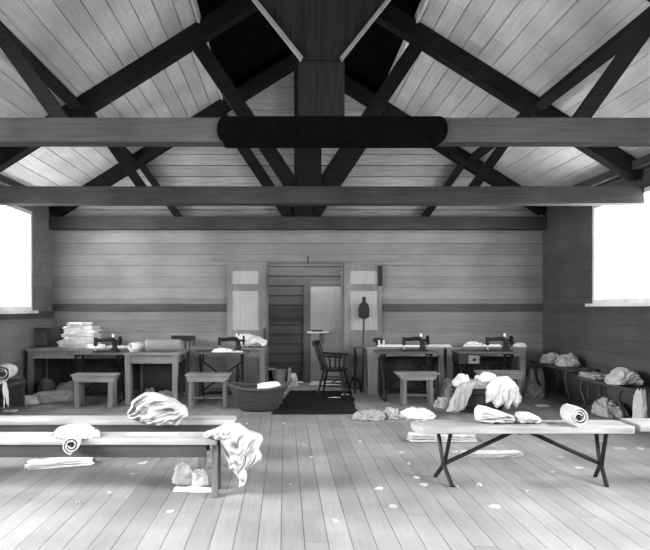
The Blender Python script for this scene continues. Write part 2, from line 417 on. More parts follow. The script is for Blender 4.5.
# doorway casing
m = MB()
m.box(DX0 - .005, DX0 + .03, YB - .03, YB + .08, 0, DZ); m.box(DX1 - .03, DX1 + .005, YB - .03, YB + .08, 0, DZ); m.box(DX0 - .005, DX1 + .005, YB - .03, YB + .08, DZ, DZ + .03)
struct(m.build('trim_12', M['door']), 'thin casing around the open doorway', 'trim')
# bracket ledge on the inner door
yy = YP - .075
t = thing('wall_ledge', 'small pale ledge on a bracket in front of the inner door', 'shelf', (wx(317, yy), yy, wz(333, yy)))
m = MB(); m.box(-.18, .20, -.14, 0, 0, .03); m.build('ledge_board', M['sash'], t)
m = MB(); m.box(-.03, .03, -.11, 0, -.14, 0); m.build('bracket', M['pale'], t)
m = MB(); m.box(-.10, .09, -.12, -.03, .03, .055); tag(m.build('iron_plate', M['iron'], t), 'dark iron plate')
# sliding doors on the back wall with their track
def sliding(name, x0, x1, px0, px1, label, slot):
    Y = YB - .055
    root = thing(name, label, 'door', kind='structure')
    a, b = wx(x0, Y), wx(x1, Y); p, q = wx(px0, Y), wx(px1, Y); zt = wz(264, Y)
    rows = [(wz(330, Y), wz(291, Y)), (wz(284, Y), wz(271, Y)), (wz(381, Y), wz(347, Y))]
    f = MB(); f.box(a, p, Y - .02, Y + .02, .02, zt); f.box(q, b, Y - .02, Y + .02, .02, zt)
    edges = [.02] + sorted([z for r_ in rows for z in r_]) + [zt]
    for i in range(0, len(edges), 2): f.box(p, q, Y - .02, Y + .02, edges[i], edges[i + 1])
    f.build('door_frame', M['door'], root)
    for k, (z0, z1) in enumerate(rows):
        m = MB(); m.box(p, q, Y - .008, Y + .012, z0, z1); m.build('door_panel', M['panel'] if k < 2 else M['door'], root)
    if slot:
        m = MB(); m.box(wx(378, Y), wx(382, Y), Y - .045, Y - .02, wz(286, Y), wz(266, Y)); tag(m.build('latch', M['iron'], root), 'dark iron latch plate')
    else:
        m = MB(); m.box(wx(263.5, Y), wx(266, Y), Y - .04, Y - .02, wz(345, Y), wz(328, Y)); m.build('handle', M['strip'], root)
sliding('door_1', 227, 266.5, 232, 258.5, 'panelled sliding door standing open left of the doorway', False)
sliding('door_2', 344, 382, 350, 377.5, 'panelled sliding door standing open right of the doorway', True)
root = thing('door_track', 'pale rail fixed above the doorway carrying the sliding doors', 'door rail', kind='structure')
Y = YB - .05
m = MB(); m.box(wx(211, Y), wx(408, Y), Y - .02, Y + .028, wz(261, Y), wz(257.5, Y)); m.build('rail', M['wall'], root)
m = MB(); m.box(wx(307, Y), wx(309, Y), Y - .03, Y - .02, wz(264, Y), wz(256, Y)); m.build('stop', M['strip'], root)

# ------------------------------------------------------------------ cloth makers
def rid(p, s): return 1 - abs(noise.noise(p)) * 2.2
def lump(name, w, d, h, mat, label, cat, loc, rz=0.0, seed=0, amp=.22, freq=3.2, sub=5, group=None, parent=None, flat=.12, stretch=(1, 2.0, 1.6), e=.85, ze=.75, fine=.10):
    bm = bmesh.new(); bmesh.ops.create_icosphere(bm, subdivisions=sub, radius=1.0)
    off = Vector((seed * 7.31, seed * 3.17, seed * 1.93)); an = seed * 1.3
    ca, sa = math.cos(an), math.sin(an)
    for v in bm.verts:
        n = v.co.normalized()
        q = Vector((n.x * ca - n.y * sa, n.x * sa + n.y * ca, n.z))
        q = Vector((q.x * stretch[0], q.y * stretch[1], q.z * stretch[2]))
        q = q + noise.noise_vector(n * 1.6 + off) * .7            # bend the creases
        lo = noise.noise(n * 1.2 + off)
        f1 = 1 - min(1, math.sqrt(noise.noise(q * freq * .30 + off) ** 2 + .004) * 2.4)    # rounded crests
        f2 = 1 - min(1, math.sqrt(noise.noise(q * freq * .72 + off * 1.7) ** 2 + .003) * 2.4)
        f3 = noise.noise(q * freq * 1.9 + off * 2.3)
        hi = (f1 - .45) * .95 + (f2 - .45) * .42 + f3 * fine
        k = 1 + lo * .16 + hi * amp
        x = math.copysign(abs(n.x) ** e, n.x) * k * w / 2; y = math.copysign(abs(n.y) ** e, n.y) * k * d / 2
        zz = n.z ** ze * h * (.90 + lo * .25 + hi * amp * 1.05) if n.z > 0 else n.z * h * flat
        v.co = (x, y, zz)
    for v in bm.verts: v.co.z = max(0.0, v.co.z) if v.co.z > -h * flat * .5 else 0.0
    for f in bm.faces: f.smooth = True
    me = bpy.data.meshes.new(name); bm.to_mesh(me); bm.free(); me.materials.append(mat)
    o = bpy.data.objects.new(name, me); COL.objects.link(o); o.location = loc; o.rotation_euler.z = rz
    if parent: o.parent = parent
    if label: tag(o, label, cat, group)
    return o
def sheet(name, w, d, h, mat, label, cat, loc, rz=0.0, seed=0, n=36, freq=6.0, group=None, base=.004, stretch=2.5, rag=.15):
    mb = MB(); off = Vector((seed * 5.1, seed * 2.3, 0)); vs = []
    ny = max(6, int(n * d / w))
    for j in range(ny + 1):
        for i in range(n + 1):
            a, b = i / n * 2 - 1, j / ny * 2 - 1
            e = 1 + rag * noise.noise(Vector((a * 2, b * 2, seed * 3.3)) + off)
            x, y = a * w / 2 * e + .02 * noise.noise(Vector((b * 5, a * 5, seed))), b * d / 2 * e
            edge = min(1, (1 - max(abs(a), abs(b))) * 5)
            r = rid(Vector((x * freq, y * freq * stretch, 0)) + off, 0)
            r2 = noise.noise(Vector((x * 3, y * 3, 4)) + off)
            z = base + h * (.12 + .55 * max(0, r) + .5 * max(0, r2)) * (.15 + .85 * edge)
            vs.append((x, y, z))
    fs = [(j * (n + 1) + i, j * (n + 1) + i + 1, (j + 1) * (n + 1) + i + 1, (j + 1) * (n + 1) + i) for j in range(ny) for i in range(n)]
    mb.add(vs, fs)
    # skirt down to the base so that it is a solid pile of cloth
    k = len(vs); ring = [i for i in range(n + 1)] + [(j) * (n + 1) + n for j in range(1, ny + 1)] + [ny * (n + 1) + i for i in range(n - 1, -1, -1)] + [j * (n + 1) for j in range(ny - 1, 0, -1)]
    mb.v += [(vs[i][0], vs[i][1], .0) for i in ring]
    for q in range(len(ring)):
        q2 = (q + 1) % len(ring); mb.f.append((ring[q], ring[q2], k + q2, k + q)); mb.t.append(1.0)
    o = mb.build(name, mat, None, loc, rz, smooth=True)
    return tag(o, label, cat, group)
def drape(name, top_len, hang, width, flare, mat, label, cat, loc, rz=0.0, seed=0, amp=.05, freq=9, heap=.05, ragged=.35, taper=.0):
    n, mrow = 44, 34; vs = []; off = Vector((seed * 4.7, seed * 1.9, seed))
    tot = top_len + hang
    for i in range(n + 1):
        s = i / n * tot
        for j in range(mrow + 1):
            b = j / mrow * 2 - 1
            L = hang * (1 - ragged * abs(noise.noise(Vector((b * 1.7, seed * 2.2, .3)))) * 2)
            y = b * width / 2
            if s < top_len:
                t = s / top_len
                x = -top_len + s; e = min(1, t * 4) * min(1, (1 - abs(b)) * 4 + .2)
                z = .008 + heap * e * (.5 + .5 * rid(Vector((x * 6, y * 7, 0)) + off, 0) + .3 * noise.noise(Vector((x * 4, y * 4, 2)) + off))
                z = max(z, .006)
            else:
                t = (s - top_len) / hang
                fold = math.sin(y * freq * 3 + 3 * noise.noise(Vector((y * 4, t * 1.5, 0)) + off)) * .6 + rid(Vector((y * freq, t * 1.6, 0)) + off, 0) * .6
                x = .015 + flare * math.sin(min(1, t * 1.2) * math.pi / 2) * (.6 + .4 * noise.noise(Vector((y * 3, 0, 1)) + off)) + amp * fold * min(1, t * 3 + .25)
                x = max(x, .012)
                z = .012 + heap * .5 * max(0, 1 - t * 6) - L * t
                y *= (1 + taper * t)
            vs.append((x, y + .02 * noise.noise(Vector((s * 5, b * 3, 7)) + off), z))
    fs = [(i * (mrow + 1) + j, i * (mrow + 1) + j + 1, (i + 1) * (mrow + 1) + j + 1, (i + 1) * (mrow + 1) + j) for i in range(n) for j in range(mrow)]
    o = MB().add(vs, fs).build(name, mat, None, loc, rz, smooth=True)
    so = o.modifiers.new('thick', 'SOLIDIFY'); so.thickness = .006; so.offset = 0
    return tag(o, label, cat)
def lerp_list(pts, a):
    for (a0, v0), (a1, v1) in zip(pts[:-1], pts[1:]):
        if a <= a1: return v0 + (v1 - v0) * (a - a0) / max(1e-6, a1 - a0)
    return pts[-1][1]
def hanging(name, x0, x1, y, top, bot, thick, mat, label, cat, seed=0, lean=0.0, folds=5.0, slant=.4, amp=.03, rz=0.0):
    """a bunch of cloth hanging from an edge: closed body between a top and a hem outline (fractions of its width, heights in m)"""
    n, mr = 56, 40; vs = []; off = Vector((seed * 3.7, seed * 2.1, seed)); xm = (x0 + x1) / 2; S = (n + 1) * (mr + 1)
    for side in (-1, 1):
        for i in range(n + 1):
            a = i / n; zt, zb = lerp_list(top, a), lerp_list(bot, a)
            zb += .018 * noise.noise(Vector((a * 9, seed, 0)))
            for k in range(mr + 1):
                t = k / mr; z = zt + (zb - zt) * t
                x = x0 + (x1 - x0) * a + lean * t - xm
                p = Vector((a * folds + slant * t * folds * .6, t * 1.1, side)) + off
                p += noise.noise_vector(Vector((a * 2, t * 2, seed))) * .5
                r = 1 - min(1, abs(noise.noise(p)) * 2.6); r2 = 1 - min(1, abs(noise.noise(p * 2.3)) * 2.6)
                lens = (max(0, 1 - (2 * a - 1) ** 4)) ** .5 * (max(0, 1 - (2 * t - 1) ** 6)) ** .5
                yy = side * (thick * .5 * lens * (.75 + .25 * math.sin(math.pi * t)) + amp * lens * ((r - .4) + .5 * (r2 - .4))) 
                vs.append((x + amp * .5 * noise.noise(Vector((z * 14, a * 4, seed))), yy, z))
    fs = []
    for sd in (0, 1):
        for i in range(n):
            for k in range(mr):
                q = [sd * S + i * (mr + 1) + k, sd * S + (i + 1) * (mr + 1) + k, sd * S + (i + 1) * (mr + 1) + k + 1, sd * S + i * (mr + 1) + k + 1]
                fs.append(tuple(q if sd else q[::-1]))
    ring = [i * (mr + 1) for i in range(n + 1)] + [n * (mr + 1) + k for k in range(1, mr + 1)] + [i * (mr + 1) + mr for i in range(n - 1, -1, -1)] + [k for k in range(mr - 1, 0, -1)]
    for q in range(len(ring)): q2 = (q + 1) % len(ring); fs.append((ring[q], ring[q2], S + ring[q2], S + ring[q]))
    o = MB().add(vs, fs).build(name, mat, None, (xm, y, 0), rz, smooth=True)
    return tag(o, label, cat)
def roll(name, r, length, mat, label, cat, loc, rz=0.0, turns=2.6, seed=0, squash=1.0, inner=.25, tail=0.0, wob=.06):
    """a rolled strip of cloth lying along local y"""
    na, nl = 90, 12; vs = []; off = Vector((seed * 3.3, 1.7, seed))
    prof = []
    for i in range(na + 1):
        t = i / na; a = t * turns * 2 * math.pi - math.pi / 2 - turns * 2 * math.pi; rr = r * (inner + (1 - inner) * t)
        prof.append((rr * math.cos(a), rr * math.sin(a) * squash))
    if tail:
        for k in range(1, 9): prof.append((prof[na][0] + tail * k / 8, prof[na][1] + .004))
    for x, z in prof:
        for j in range(nl + 1):
            y = (j / nl - .5) * length; k = 1 + wob * noise.noise(Vector((x * 9 / max(r, .01) * .1, y * 8, z * 9)) + off)
            vs.append((x * k, y + .03 * r * 10 * .1 * noise.noise(Vector((x * 12, z * 12, 0)) + off), z * k))
    zmin = min(v[2] for v in vs); vs = [(a, b, max(c - zmin, .0) + .002) for a, b, c in vs]
    k = len(prof)
    fs = [(i * (nl + 1) + j, i * (nl + 1) + j + 1, (i + 1) * (nl + 1) + j + 1, (i + 1) * (nl + 1) + j) for i in range(k - 1) for j in range(nl)]
    o = MB().add(vs, fs).build(name, mat, None, loc, rz, smooth=True)
    so = o.modifiers.new('thick', 'SOLIDIFY'); so.thickness = .008; so.offset = 1
    return tag(o, label, cat)
def folded(name, w, d, h, mat, label, cat, loc, rz=0.0, seed=0, group=None, mess=.5):
    """a folded piece: three wavy layers with rounded fold on one side"""
    n, mrow = 18, 12; mb = MB(); off = Vector((seed * 2.9, seed * 1.1, 0))
    for layer in range(3):
        base = len(mb.v); lh = h / 3
        grid = []
        for side in (0, 1):
            for j in range(mrow + 1):
                for i in range(n + 1):
                    a, b = i / n * 2 - 1, j / mrow * 2 - 1
                    g = 1 + .16 * mess * 2 * noise.noise(Vector((a * 3, b * 3, layer * 5 + seed)) + off)
                    pinch = 1 - .5 * max(abs(a), abs(b)) ** 6
                    z = lh * layer + lh * (.5 + (.5 if side else -.5) * pinch) + lh * 1.1 * mess * noise.noise(Vector((a * 4, b * 4, 2 + layer * .3)) + off) * (layer > 0 or side) * (layer < 2 or not side or 1)
                    mb.v.append((a * w / 2 * g, b * d / 2 * g, max(0, z)))
        S = (n + 1) * (mrow + 1)
        for side in (0, 1):
            for j in range(mrow):
                for i in range(n):
                    q = [base + side * S + j * (n + 1) + i, base + side * S + j * (n + 1) + i + 1, base + side * S + (j + 1) * (n + 1) + i + 1, base + side * S + (j + 1) * (n + 1) + i]
                    mb.f.append(tuple(q if side else q[::-1])); mb.t.append(1)
        ring = [i for i in range(n + 1)] + [j * (n + 1) + n for j in range(1, mrow + 1)] + [mrow * (n + 1) + i for i in range(n - 1, -1, -1)] + [j * (n + 1) for j in range(mrow - 1, 0, -1)]
        for q in range(len(ring)):
            q2 = (q + 1) % len(ring); mb.f.append((base + ring[q], base + ring[q2], base + S + ring[q2], base + S + ring[q])); mb.t.append(1)
    o = mb.build(name, mat, None, loc, rz, smooth=True)
    return tag(o, label, cat, group)

# ------------------------------------------------------------------ tables
def table(label, x0, x1, y0, y1, h, legw=.07, apron=.11, boardlegs=(), back=False):
    t = thing('work_table', label, 'table', ((x0 + x1) / 2, (y0 + y1) / 2, 0))
    hw, hd = (x1 - x0) / 2, (y1 - y0) / 2
    m = MB(); m.box(-hw, hw, -hd, hd, h - .03, h); m.build('table_top', M['table'], t, bevel=.004)
    m = MB(); i = .035
    m.box(-hw + i, hw - i, -hd + i, -hd + i + .02, h - .03 - apron, h - .03); m.box(-hw + i, hw - i, hd - i - .02, hd - i, h - .03 - apron, h - .03)
    m.box(-hw + i, -hw + i + .02, -hd + i + .02, hd - i - .02, h - .03 - apron, h - .03); m.box(hw - i - .02, hw - i, -hd + i + .02, hd - i - .02, h - .03 - apron, h - .03)
    m.build('apron', M['table'], t)
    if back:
        m = MB(); m.box(-hw + i + .02, hw - i - .02, hd - i - .055, hd - i - .025, .05, h - .035); tag(m.build('shade_board', M['tub'], t), 'dark board added for the darkness under the table')  # added dark board in place of the shade beneath the table
    for k, (sx, sy) in enumerate(((-1, -1), (1, -1), (1, 1), (-1, 1))):
        lw = legw * 2.3 if k in boardlegs else legw
        cx, cy = sx * (hw - i - lw / 2 + .02), sy * (hd - i - legw / 2 + .02)
        m = MB(); a, b = lw / 2, legw / 2
        m.hexa([(cx - a * .9, cy - b * .9, 0), (cx + a * .9, cy - b * .9, 0), (cx + a * .9, cy + b * .9, 0), (cx - a * .9, cy + b * .9, 0), (cx - a, cy - b, h - .03), (cx + a, cy - b, h - .03), (cx + a, cy + b, h - .03), (cx - a, cy + b, h - .03)])
        m.build('leg', M['tablez'], t, bevel=.004)
    return t
TH = .72
YA0, YA1 = 8.62, 9.36
ax0, ax1 = -3.72, -2.19
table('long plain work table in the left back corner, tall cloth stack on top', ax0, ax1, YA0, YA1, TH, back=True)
bx0, bx1 = -1.44, wx(265.5, 8.9)
table('work table beside the left sliding door, white heap on its right end', bx0, bx1, 8.9, 9.42, TH)
cx0, cx1, cy0, cy1 = wx(124, 8.1), wx(179, 8.1), 8.06, 9.05
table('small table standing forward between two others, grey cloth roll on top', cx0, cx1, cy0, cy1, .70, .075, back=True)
YD0, YD1 = 9.02, 9.5
d0, dm, d1 = wx(367, 9.0), wx(446, 9.0), wx(528, 9.0)
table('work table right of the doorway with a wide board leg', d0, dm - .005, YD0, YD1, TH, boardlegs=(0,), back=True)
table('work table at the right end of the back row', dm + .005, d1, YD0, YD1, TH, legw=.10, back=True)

# ------------------------------------------------------------------ treadle sewing machines
def machine(label, drawer=False, hx=0.0, w=.78):
    t = thing('sewing_machine', label, 'sewing machine')
    D = .42; h = .695; hw = w / 2
    m = MB(); m.box(-hw, hw, -D / 2, D / 2, h - .028, h); m.build('table_top', M['mtop'], t, bevel=.006)
    for s in (-1, 1):
        m = MB(); x = s * (hw - .1)
        m.tube([(x, -.19, .02), (x, -.15, .12), (x, -.06, .30), (x, -.045, .42), (x, -.13, .58), (x, -.17, h - .028)], .016)
        m.tube([(x, .19, .02), (x, .15, .12), (x, .06, .30), (x, .045, .42), (x, .13, .58), (x, .17, h - .028)], .016)
        m.tube([(x, -.05, .36), (x, .05, .36)], .016); m.tube([(x, -.15, .12), (x, 0, .17), (x, .15, .12)], .013)
        m.tube([(x, -.17, h - .045), (x, .17, h - .045)], .017)
        m.tube([(x - s * .0, -.10, .22), (x, 0, .30), (x, .10, .22)], .011)
        m.tube([(x, .0 + .05 * math.cos(a * math.pi / 6), .52 + .05 * math.sin(a * math.pi / 6)) for a in range(12)], .010, closed=True)
        m.tube([(x, -.21, .015), (x, .21, .015)], .014)
        m.build('iron_leg', M['iron'], t, smooth=True)
    m = MB()
    m.tube([(-hw + .1, .12, .55), (0, .12, .32), (hw - .1, .12, .12)], .012); m.tube([(-hw + .1, .12, .12), (0, .12, .34), (hw - .1, .12, .55)], .012)
    m.tube([(-hw + .1, 0, .10), (hw - .1, 0, .10)], .012); m.build('cross_brace', M['iron'], t, smooth=True)
    m = MB(); z = .11
    for i in range(7): y = -.12 + i * .04; m.bar((-.2, y, z), (.2, y, z), .014, .012, up=(0, 0, 1))
    for i in range(5): x = -.2 + i * .1; m.bar((x, -.13, z), (x, .13, z), .016, .014, up=(0, 0, 1))
    m.build('treadle', M['iron'], t)
    m = MB(); x = hw - .17
    m.tube([(x, .02 + .145 * math.cos(a * math.pi / 14), .36 + .145 * math.sin(a * math.pi / 14)) for a in range(28)], .014, closed=True)
    for k in range(5): a = k * 2 * math.pi / 5; m.tube([(x, .02, .36), (x, .02 + .145 * math.cos(a), .36 + .145 * math.sin(a))], .009, 6)
    m.lathe([(.028, -.03), (.028, .03)], 12, at=(x, .02, .36), axis='x'); m.build('flywheel', M['iron'], t, smooth=True)
    if drawer:
        m = MB(); m.box(-hw - .0, -hw + .30, -.2, .15, h - .17, h - .03); dr = m.build('drawer_box', M['enamel'], t, bevel=.004)
        m = MB(); m.box(-hw + .13, -hw + .28, -.212, -.2, h - .16, h - .05); fr = m.build('drawer_front', M['table'], dr)
        tag(fr, 'pale drawer front')
        m.lathe([(.012, -.03), (.016, -.015), (.008, 0)], 10, at=(-hw + .2, -.212, h - .105), axis='y')
        m = MB(); m.lathe([(.02, -.025), (.022, -.012), (.01, 0)], 10, at=(-hw + .205, -.212, h - .105), axis='y'); m.build('drawer_knob', M['iron'], dr, smooth=True)
    # head
    b = MB(); b.box(hx - .18, hx + .16, -.09, .09, h, h + .022)
    b.tube([(hx + .10, 0, h + .02), (hx + .10, 0, h + .09), (hx + .095, 0, h + .145), (hx + .06, 0, h + .178), (hx, 0, h + .178), (hx - .09, 0, h + .168), (hx - .165, 0, h + .165)], [.046, .034, .036, .034, .028, .025, .026], 10)
    b.box(hx - .185, hx - .145, -.026, .026, h + .085, h + .2)
    b.box(hx + .06, hx + .14, -.045, .045, h + .02, h + .06)
    hd = b.build('machine_head', M['iron'], t, bevel=.004)
    m = MB(); m.tube([(hx - .165, 0, h + .09), (hx - .165, 0, h + .03)], .006); m.box(hx - .18, hx - .15, -.02, .01, h + .022, h + .03); m.build('needle_bar', M['bright'], hd)
    m = MB(); m.lathe([(.02, -.012), (.066, -.010), (.07, 0), (.066, .012), (.02, .016)], 24, at=(hx + .175, 0, h + .155), axis='x'); m.tube([(hx + .12, 0, h + .155), (hx + .20, 0, h + .155)], .015); m.build('hand_wheel', M['iron'], hd, smooth=True)
    m = MB(); m.lathe([(.014, 0), (.020, .004), (.016, .01), (.018, .035), (.020, .04), (.012, .044)], 14, at=(hx + .08, 0, h + .205)); m.tube([(hx + .08, 0, h + .17), (hx + .08, 0, h + .255)], .004, 6); tag(m.build('thread_spool', M['thread'], hd, smooth=True), 'white spool of thread')
    return t
YM = 8.50
def place(o, x, y, rz=0): o.location = (x, y, 0); o.rotation_euler.z = rz; return o
mA = machine('treadle sewing machine in front of the far left table, by the cloth stack', hx=.10)
place(mA, -2.58, 8.38)
mB = machine('treadle sewing machine left of the doorway, white heap at its wheel', hx=.13)
place(mB, wx(222, YM), YM)
mC = machine('treadle sewing machine just right of the doorway with two white spools beside it', hx=.135, w=.86)
place(mC, wx(407, YM), YM + .08)
mD = machine('treadle sewing machine at the right end, above the cloth filled tub', drawer=True, hx=.20, w=.86)
place(mD, wx(487, YM), YM + .08)

# ------------------------------------------------------------------ stools
def stool(label, w, h, d, kind):
    t = thing('wooden_stool', label, 'stool'); hw = w / 2
    m = MB(); m.box(-hw - .015, hw + .015, -d / 2, d / 2, h - .025, h); m.build('seat', M['stool'], t, bevel=.004)
    m = MB(); inset = .07 if kind == 'taper' else .02
    for y in (-d / 2 + .015, d / 2 - .035): m.prism([(-hw + inset, h - .10), (hw - inset, h - .10), (hw, h - .025), (-hw, h - .025)], y, y + .02)
    m.build('apron', M['stool'], t)
    for s in (-1, 1):
        if kind == 'board':
            m = MB(); xa = s * (hw - .06)
            m.prism_x([(-d / 2 + .0, 0), (-d / 2 + .09, 0), (0, .12), (d / 2 - .09, 0), (d / 2, 0), (d / 2 - .035, h - .025), (-d / 2 + .035, h - .025)], xa - .03, xa + .03)
            m.build('leg', M['stoolz'], t, bevel=.003)
        else:
            for sy in (-1, 1):
                m = MB(); xa = s * (hw - (.10 if kind == 'taper' else .06)); ya = sy * (d / 2 - .06)
                m.bar((xa + s * .01, ya + sy * .015, 0), (xa, ya, h - .025), .05, .05); m.build('leg', M['stoolz'], t, bevel=.003)
    if kind != 'board':
        m = MB(); m.bar((-hw + .08, d / 2 - .05, .10), (hw - .08, d / 2 - .05, .10), .03, .03); m.build('stretcher', M['stoolz'], t)
    return t
place(stool('low stool with thick board legs, before the far left sewing machine', .56, .435, .27, 'board'), wx(96, 8.0), 8.0)
place(stool('low stool with square legs, before the sewing machine by the wicker basket', .56, .44, .27, 'square'), wx(208.5, 8.0), 8.0)
place(stool('low stool with sloping apron ends, right of the bentwood armchair', .55, .43, .27, 'taper')
      , wx(416, 8.28), 8.24)
place(stool('low stool half hidden behind the tub of white cloth', .58, .45, .27, 'square'), wx(499, 8.2), 8.2)

# ------------------------------------------------------------------ chairs
def chair(label, loc, rz, arms=True):
    t = thing('armchair' if arms else 'wooden_chair', label, 'chair', loc, rz)
    sh = .40
    m = MB(); m.lathe([(.05, sh - .035), (.19, sh - .03), (.215, sh - .01), (.21, sh), (.12, sh - .008), (.01, sh - .01)], 24, 1.0, 1.0); m.build('seat', M['chair'], t, smooth=True)
    for sx, sy in ((-1, -1), (1, -1), (1, 1), (-1, 1)):
        m = MB(); m.tube([(sx * .13, sy * .13, sh - .03), (sx * .16, sy * .165, sh * .55), (sx * .19, sy * .21, 0)], [.017, .021, .014], 8); m.build('leg', M['chair'], t, smooth=True)
    for z, e in ((.15, .175), (.25, .16)):
        for s in (-1, 1):
            m = MB(); m.tube([(s * e, -e, z), (s * e, e, z)], .010, 6); m.build('stretcher', M['chair'], t, smooth=True)
    for z in (.20,):
        m = MB(); m.tube([(-.17, 0.0, .2), (.17, 0.0, .2)], .010, 6); m.tube([(-.18, -.17, .2), (.18, -.17, .2)], .010, 6); m.build('stretcher', M['chair'], t, smooth=True)
    # back leans to +y
    m = MB(); n = 9
    top = [(-.21 + .42 * i / (n - 1), .27 + .03 * math.sin(math.pi * i / (n - 1)), .80) for i in range(n)]
    for i in range(n - 1):
        a, b = top[i], top[i + 1]; e = lambda k: .055 + .02 * math.sin(math.pi * k / (n - 1))
        m.hexa([(a[0], a[1] - .012, a[2] - e(i)), (b[0], b[1] - .012, b[2] - e(i + 1)), (b[0], b[1] + .012, b[2] - e(i + 1)), (a[0], a[1] + .012, a[2] - e(i)),
                (a[0], a[1] - .005, a[2] + .01), (b[0], b[1] - .005, b[2] + .01), (b[0], b[1] + .025, b[2] + .01), (a[0], a[1] + .025, a[2] + .01)])
    m.build('crest_rail', M['chair'], t)
    for i in range(6):
        u = -1 + 2 * i / 5; m = MB(); m.tube([(u * .15, .14 + .03 * (1 - u * u), sh - .01), (u * .175, .21 + .03 * (1 - u * u), .60), (u * .19, .265 + .025 * (1 - u * u), .77)], [.012, .014, .010], 8); m.build('spindle', M['chair'], t, smooth=True)
    if arms:
        for s in (-1, 1):
            m = MB(); m.tube([(s * .195, .225, .62), (s * .235, .10, .605), (s * .245, -.08, .60), (s * .22, -.17, .595)], [.014, .018, .02, .022], 8)
            m.tube([(s * .175, -.11, sh - .01), (s * .225, -.13, .595)], .013, 8); m.tube([(s * .19, .02, sh - .01), (s * .24, .02, .60)], .012, 8)
            m.build('arm', M['chair'], t, smooth=True)
    return t
chair('dark spindle back armchair turned sideways near the open doorway', (wx(334, 9.05), 9.05, 0), R(74))
chair('dark chair tucked behind the tables, only its curved top rail showing', (wx(183, 9.6), 9.50, 0.05 - .05), 0, False).scale = (.92, .5, 1.07)

# ------------------------------------------------------------------ front benches
def plank_bench(label, x0, x1, y0, y1, h, apron, leg_x):
    t = thing('bench', label, 'bench', ((x0 + x1) / 2, (y0 + y1) / 2, 0)); hw, hd = (x1 - x0) / 2, (y1 - y0) / 2
    m = MB(); m.box(-hw, hw, -hd, hd, h - .045, h); m.build('bench_top', M['bench'], t, bevel=.015)
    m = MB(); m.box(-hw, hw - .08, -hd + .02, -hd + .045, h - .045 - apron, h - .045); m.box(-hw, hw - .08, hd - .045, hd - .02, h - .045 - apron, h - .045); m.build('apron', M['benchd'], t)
    for lx in leg_x:
        m = MB(); x = lx - t.location.x
        m.prism_x([(-hd + .0, 0), (-hd + .06, 0), (0, .10), (hd - .06, 0), (hd, 0), (hd - .05, h - .045), (-hd + .05, h - .045)], x - .022, x + .022)
        m.build('leg', M['benchz'], t, bevel=.003)
    return t
B2 = dict(x0=-3.1, x1=wx(219, 4.25), y0=4.14, y1=4.40, h=.405)
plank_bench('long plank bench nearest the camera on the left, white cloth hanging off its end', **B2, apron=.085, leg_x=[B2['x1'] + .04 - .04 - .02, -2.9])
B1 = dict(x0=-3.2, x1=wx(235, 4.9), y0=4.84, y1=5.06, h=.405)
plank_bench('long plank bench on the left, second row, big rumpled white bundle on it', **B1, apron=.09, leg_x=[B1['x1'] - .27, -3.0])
# iron-legged bench on the right
bx_0, bx_1 = wx(413, 4.5), wx(628, 4.5); by0, by1, bh = 4.38, 4.67, .44
t = thing('bench', 'long bench on crossed iron legs in the right foreground', 'bench', ((bx_0 + bx_1) / 2, (by0 + by1) / 2, 0))
hw, hd = (bx_1 - bx_0) / 2, (by1 - by0) / 2
pl = [(-hw, -hd * .4), (-hw + .05, -hd), (hw - .03, -hd), (hw, -hd + .03), (hw, hd - .03), (hw - .03, hd), (-hw + .05, hd), (-hw, hd * .4)]
mb = MB(); mb.add([(x, y, bh - .05) for x, y in pl] + [(x, y, bh) for x, y in pl], [tuple(range(7, -1, -1)), tuple(range(8, 16))] + [(i, (i + 1) % 8, 8 + (i + 1) % 8, 8 + i) for i in range(8)])
mb.build('bench_top', M['bench'], t, bevel=.006)
for px, s in ((446.5, 1), (606, -1)):
    x = wx(px, 4.45) - t.location.x; m = MB(); zc = .125
    m.tube([(x + .02 * s, -hd + .03, bh - .05), (x, -.01, zc)], .015); m.tube([(x - .02 * s, hd - .03, bh - .05), (x, .01, zc)], .015)
    m.tube([(x, -.01, zc), (x + .025 * s, -hd + .01, .004)], .016); m.tube([(x, .01, zc), (x - .03 * s, hd - .01, .004)], .016)
    m.tube([(x + .02 * s, -hd + .03, bh - .055), (x - .02 * s, hd - .03, bh - .055)], .012)
    m.lathe([(.0, zc - .03), (.022, zc - .015), (.022, zc + .015), (.0, zc + .03)], 10, at=(x, 0, 0), cap=False); m.build('leg', M['iron'], t, smooth=True)
    m = MB(); m.tube([(x, 0, zc + .01), (wx(523 if s < 0 else 517, 4.5) - t.location.x + (.03 if s < 0 else -.0), 0, bh - .052)], .016)
    m.build('brace', M['iron'], t, smooth=True)
m = MB(); xm = wx(521, 4.5) - t.location.x; m.box(xm - .09, xm + .09, -.03, .03, bh - .062, bh - .05); m.tube([(xm, 0, bh - .06), (xm, 0, bh - .085)], .012); m.build('plate', M['iron'], t)
# next bench at the right frame edge
t = thing('bench', 'second bench just showing at the right edge of the picture', 'bench', (wx(640, 4.6) + .75, 4.6, 0))
m = MB(); m.box(-.83, .75, -.13, .15, bh - .055, bh); m.build('bench_top', M['bench'], t, bevel=.012)
for x in (.1, .6):
    m = MB(); m.prism_x([(-.13, 0), (-.07, 0), (0, .1), (.07, 0), (.13, 0), (.09, bh - .05), (-.09, bh - .05)], x - .022, x + .022); m.build('leg', M['benchz'], t)
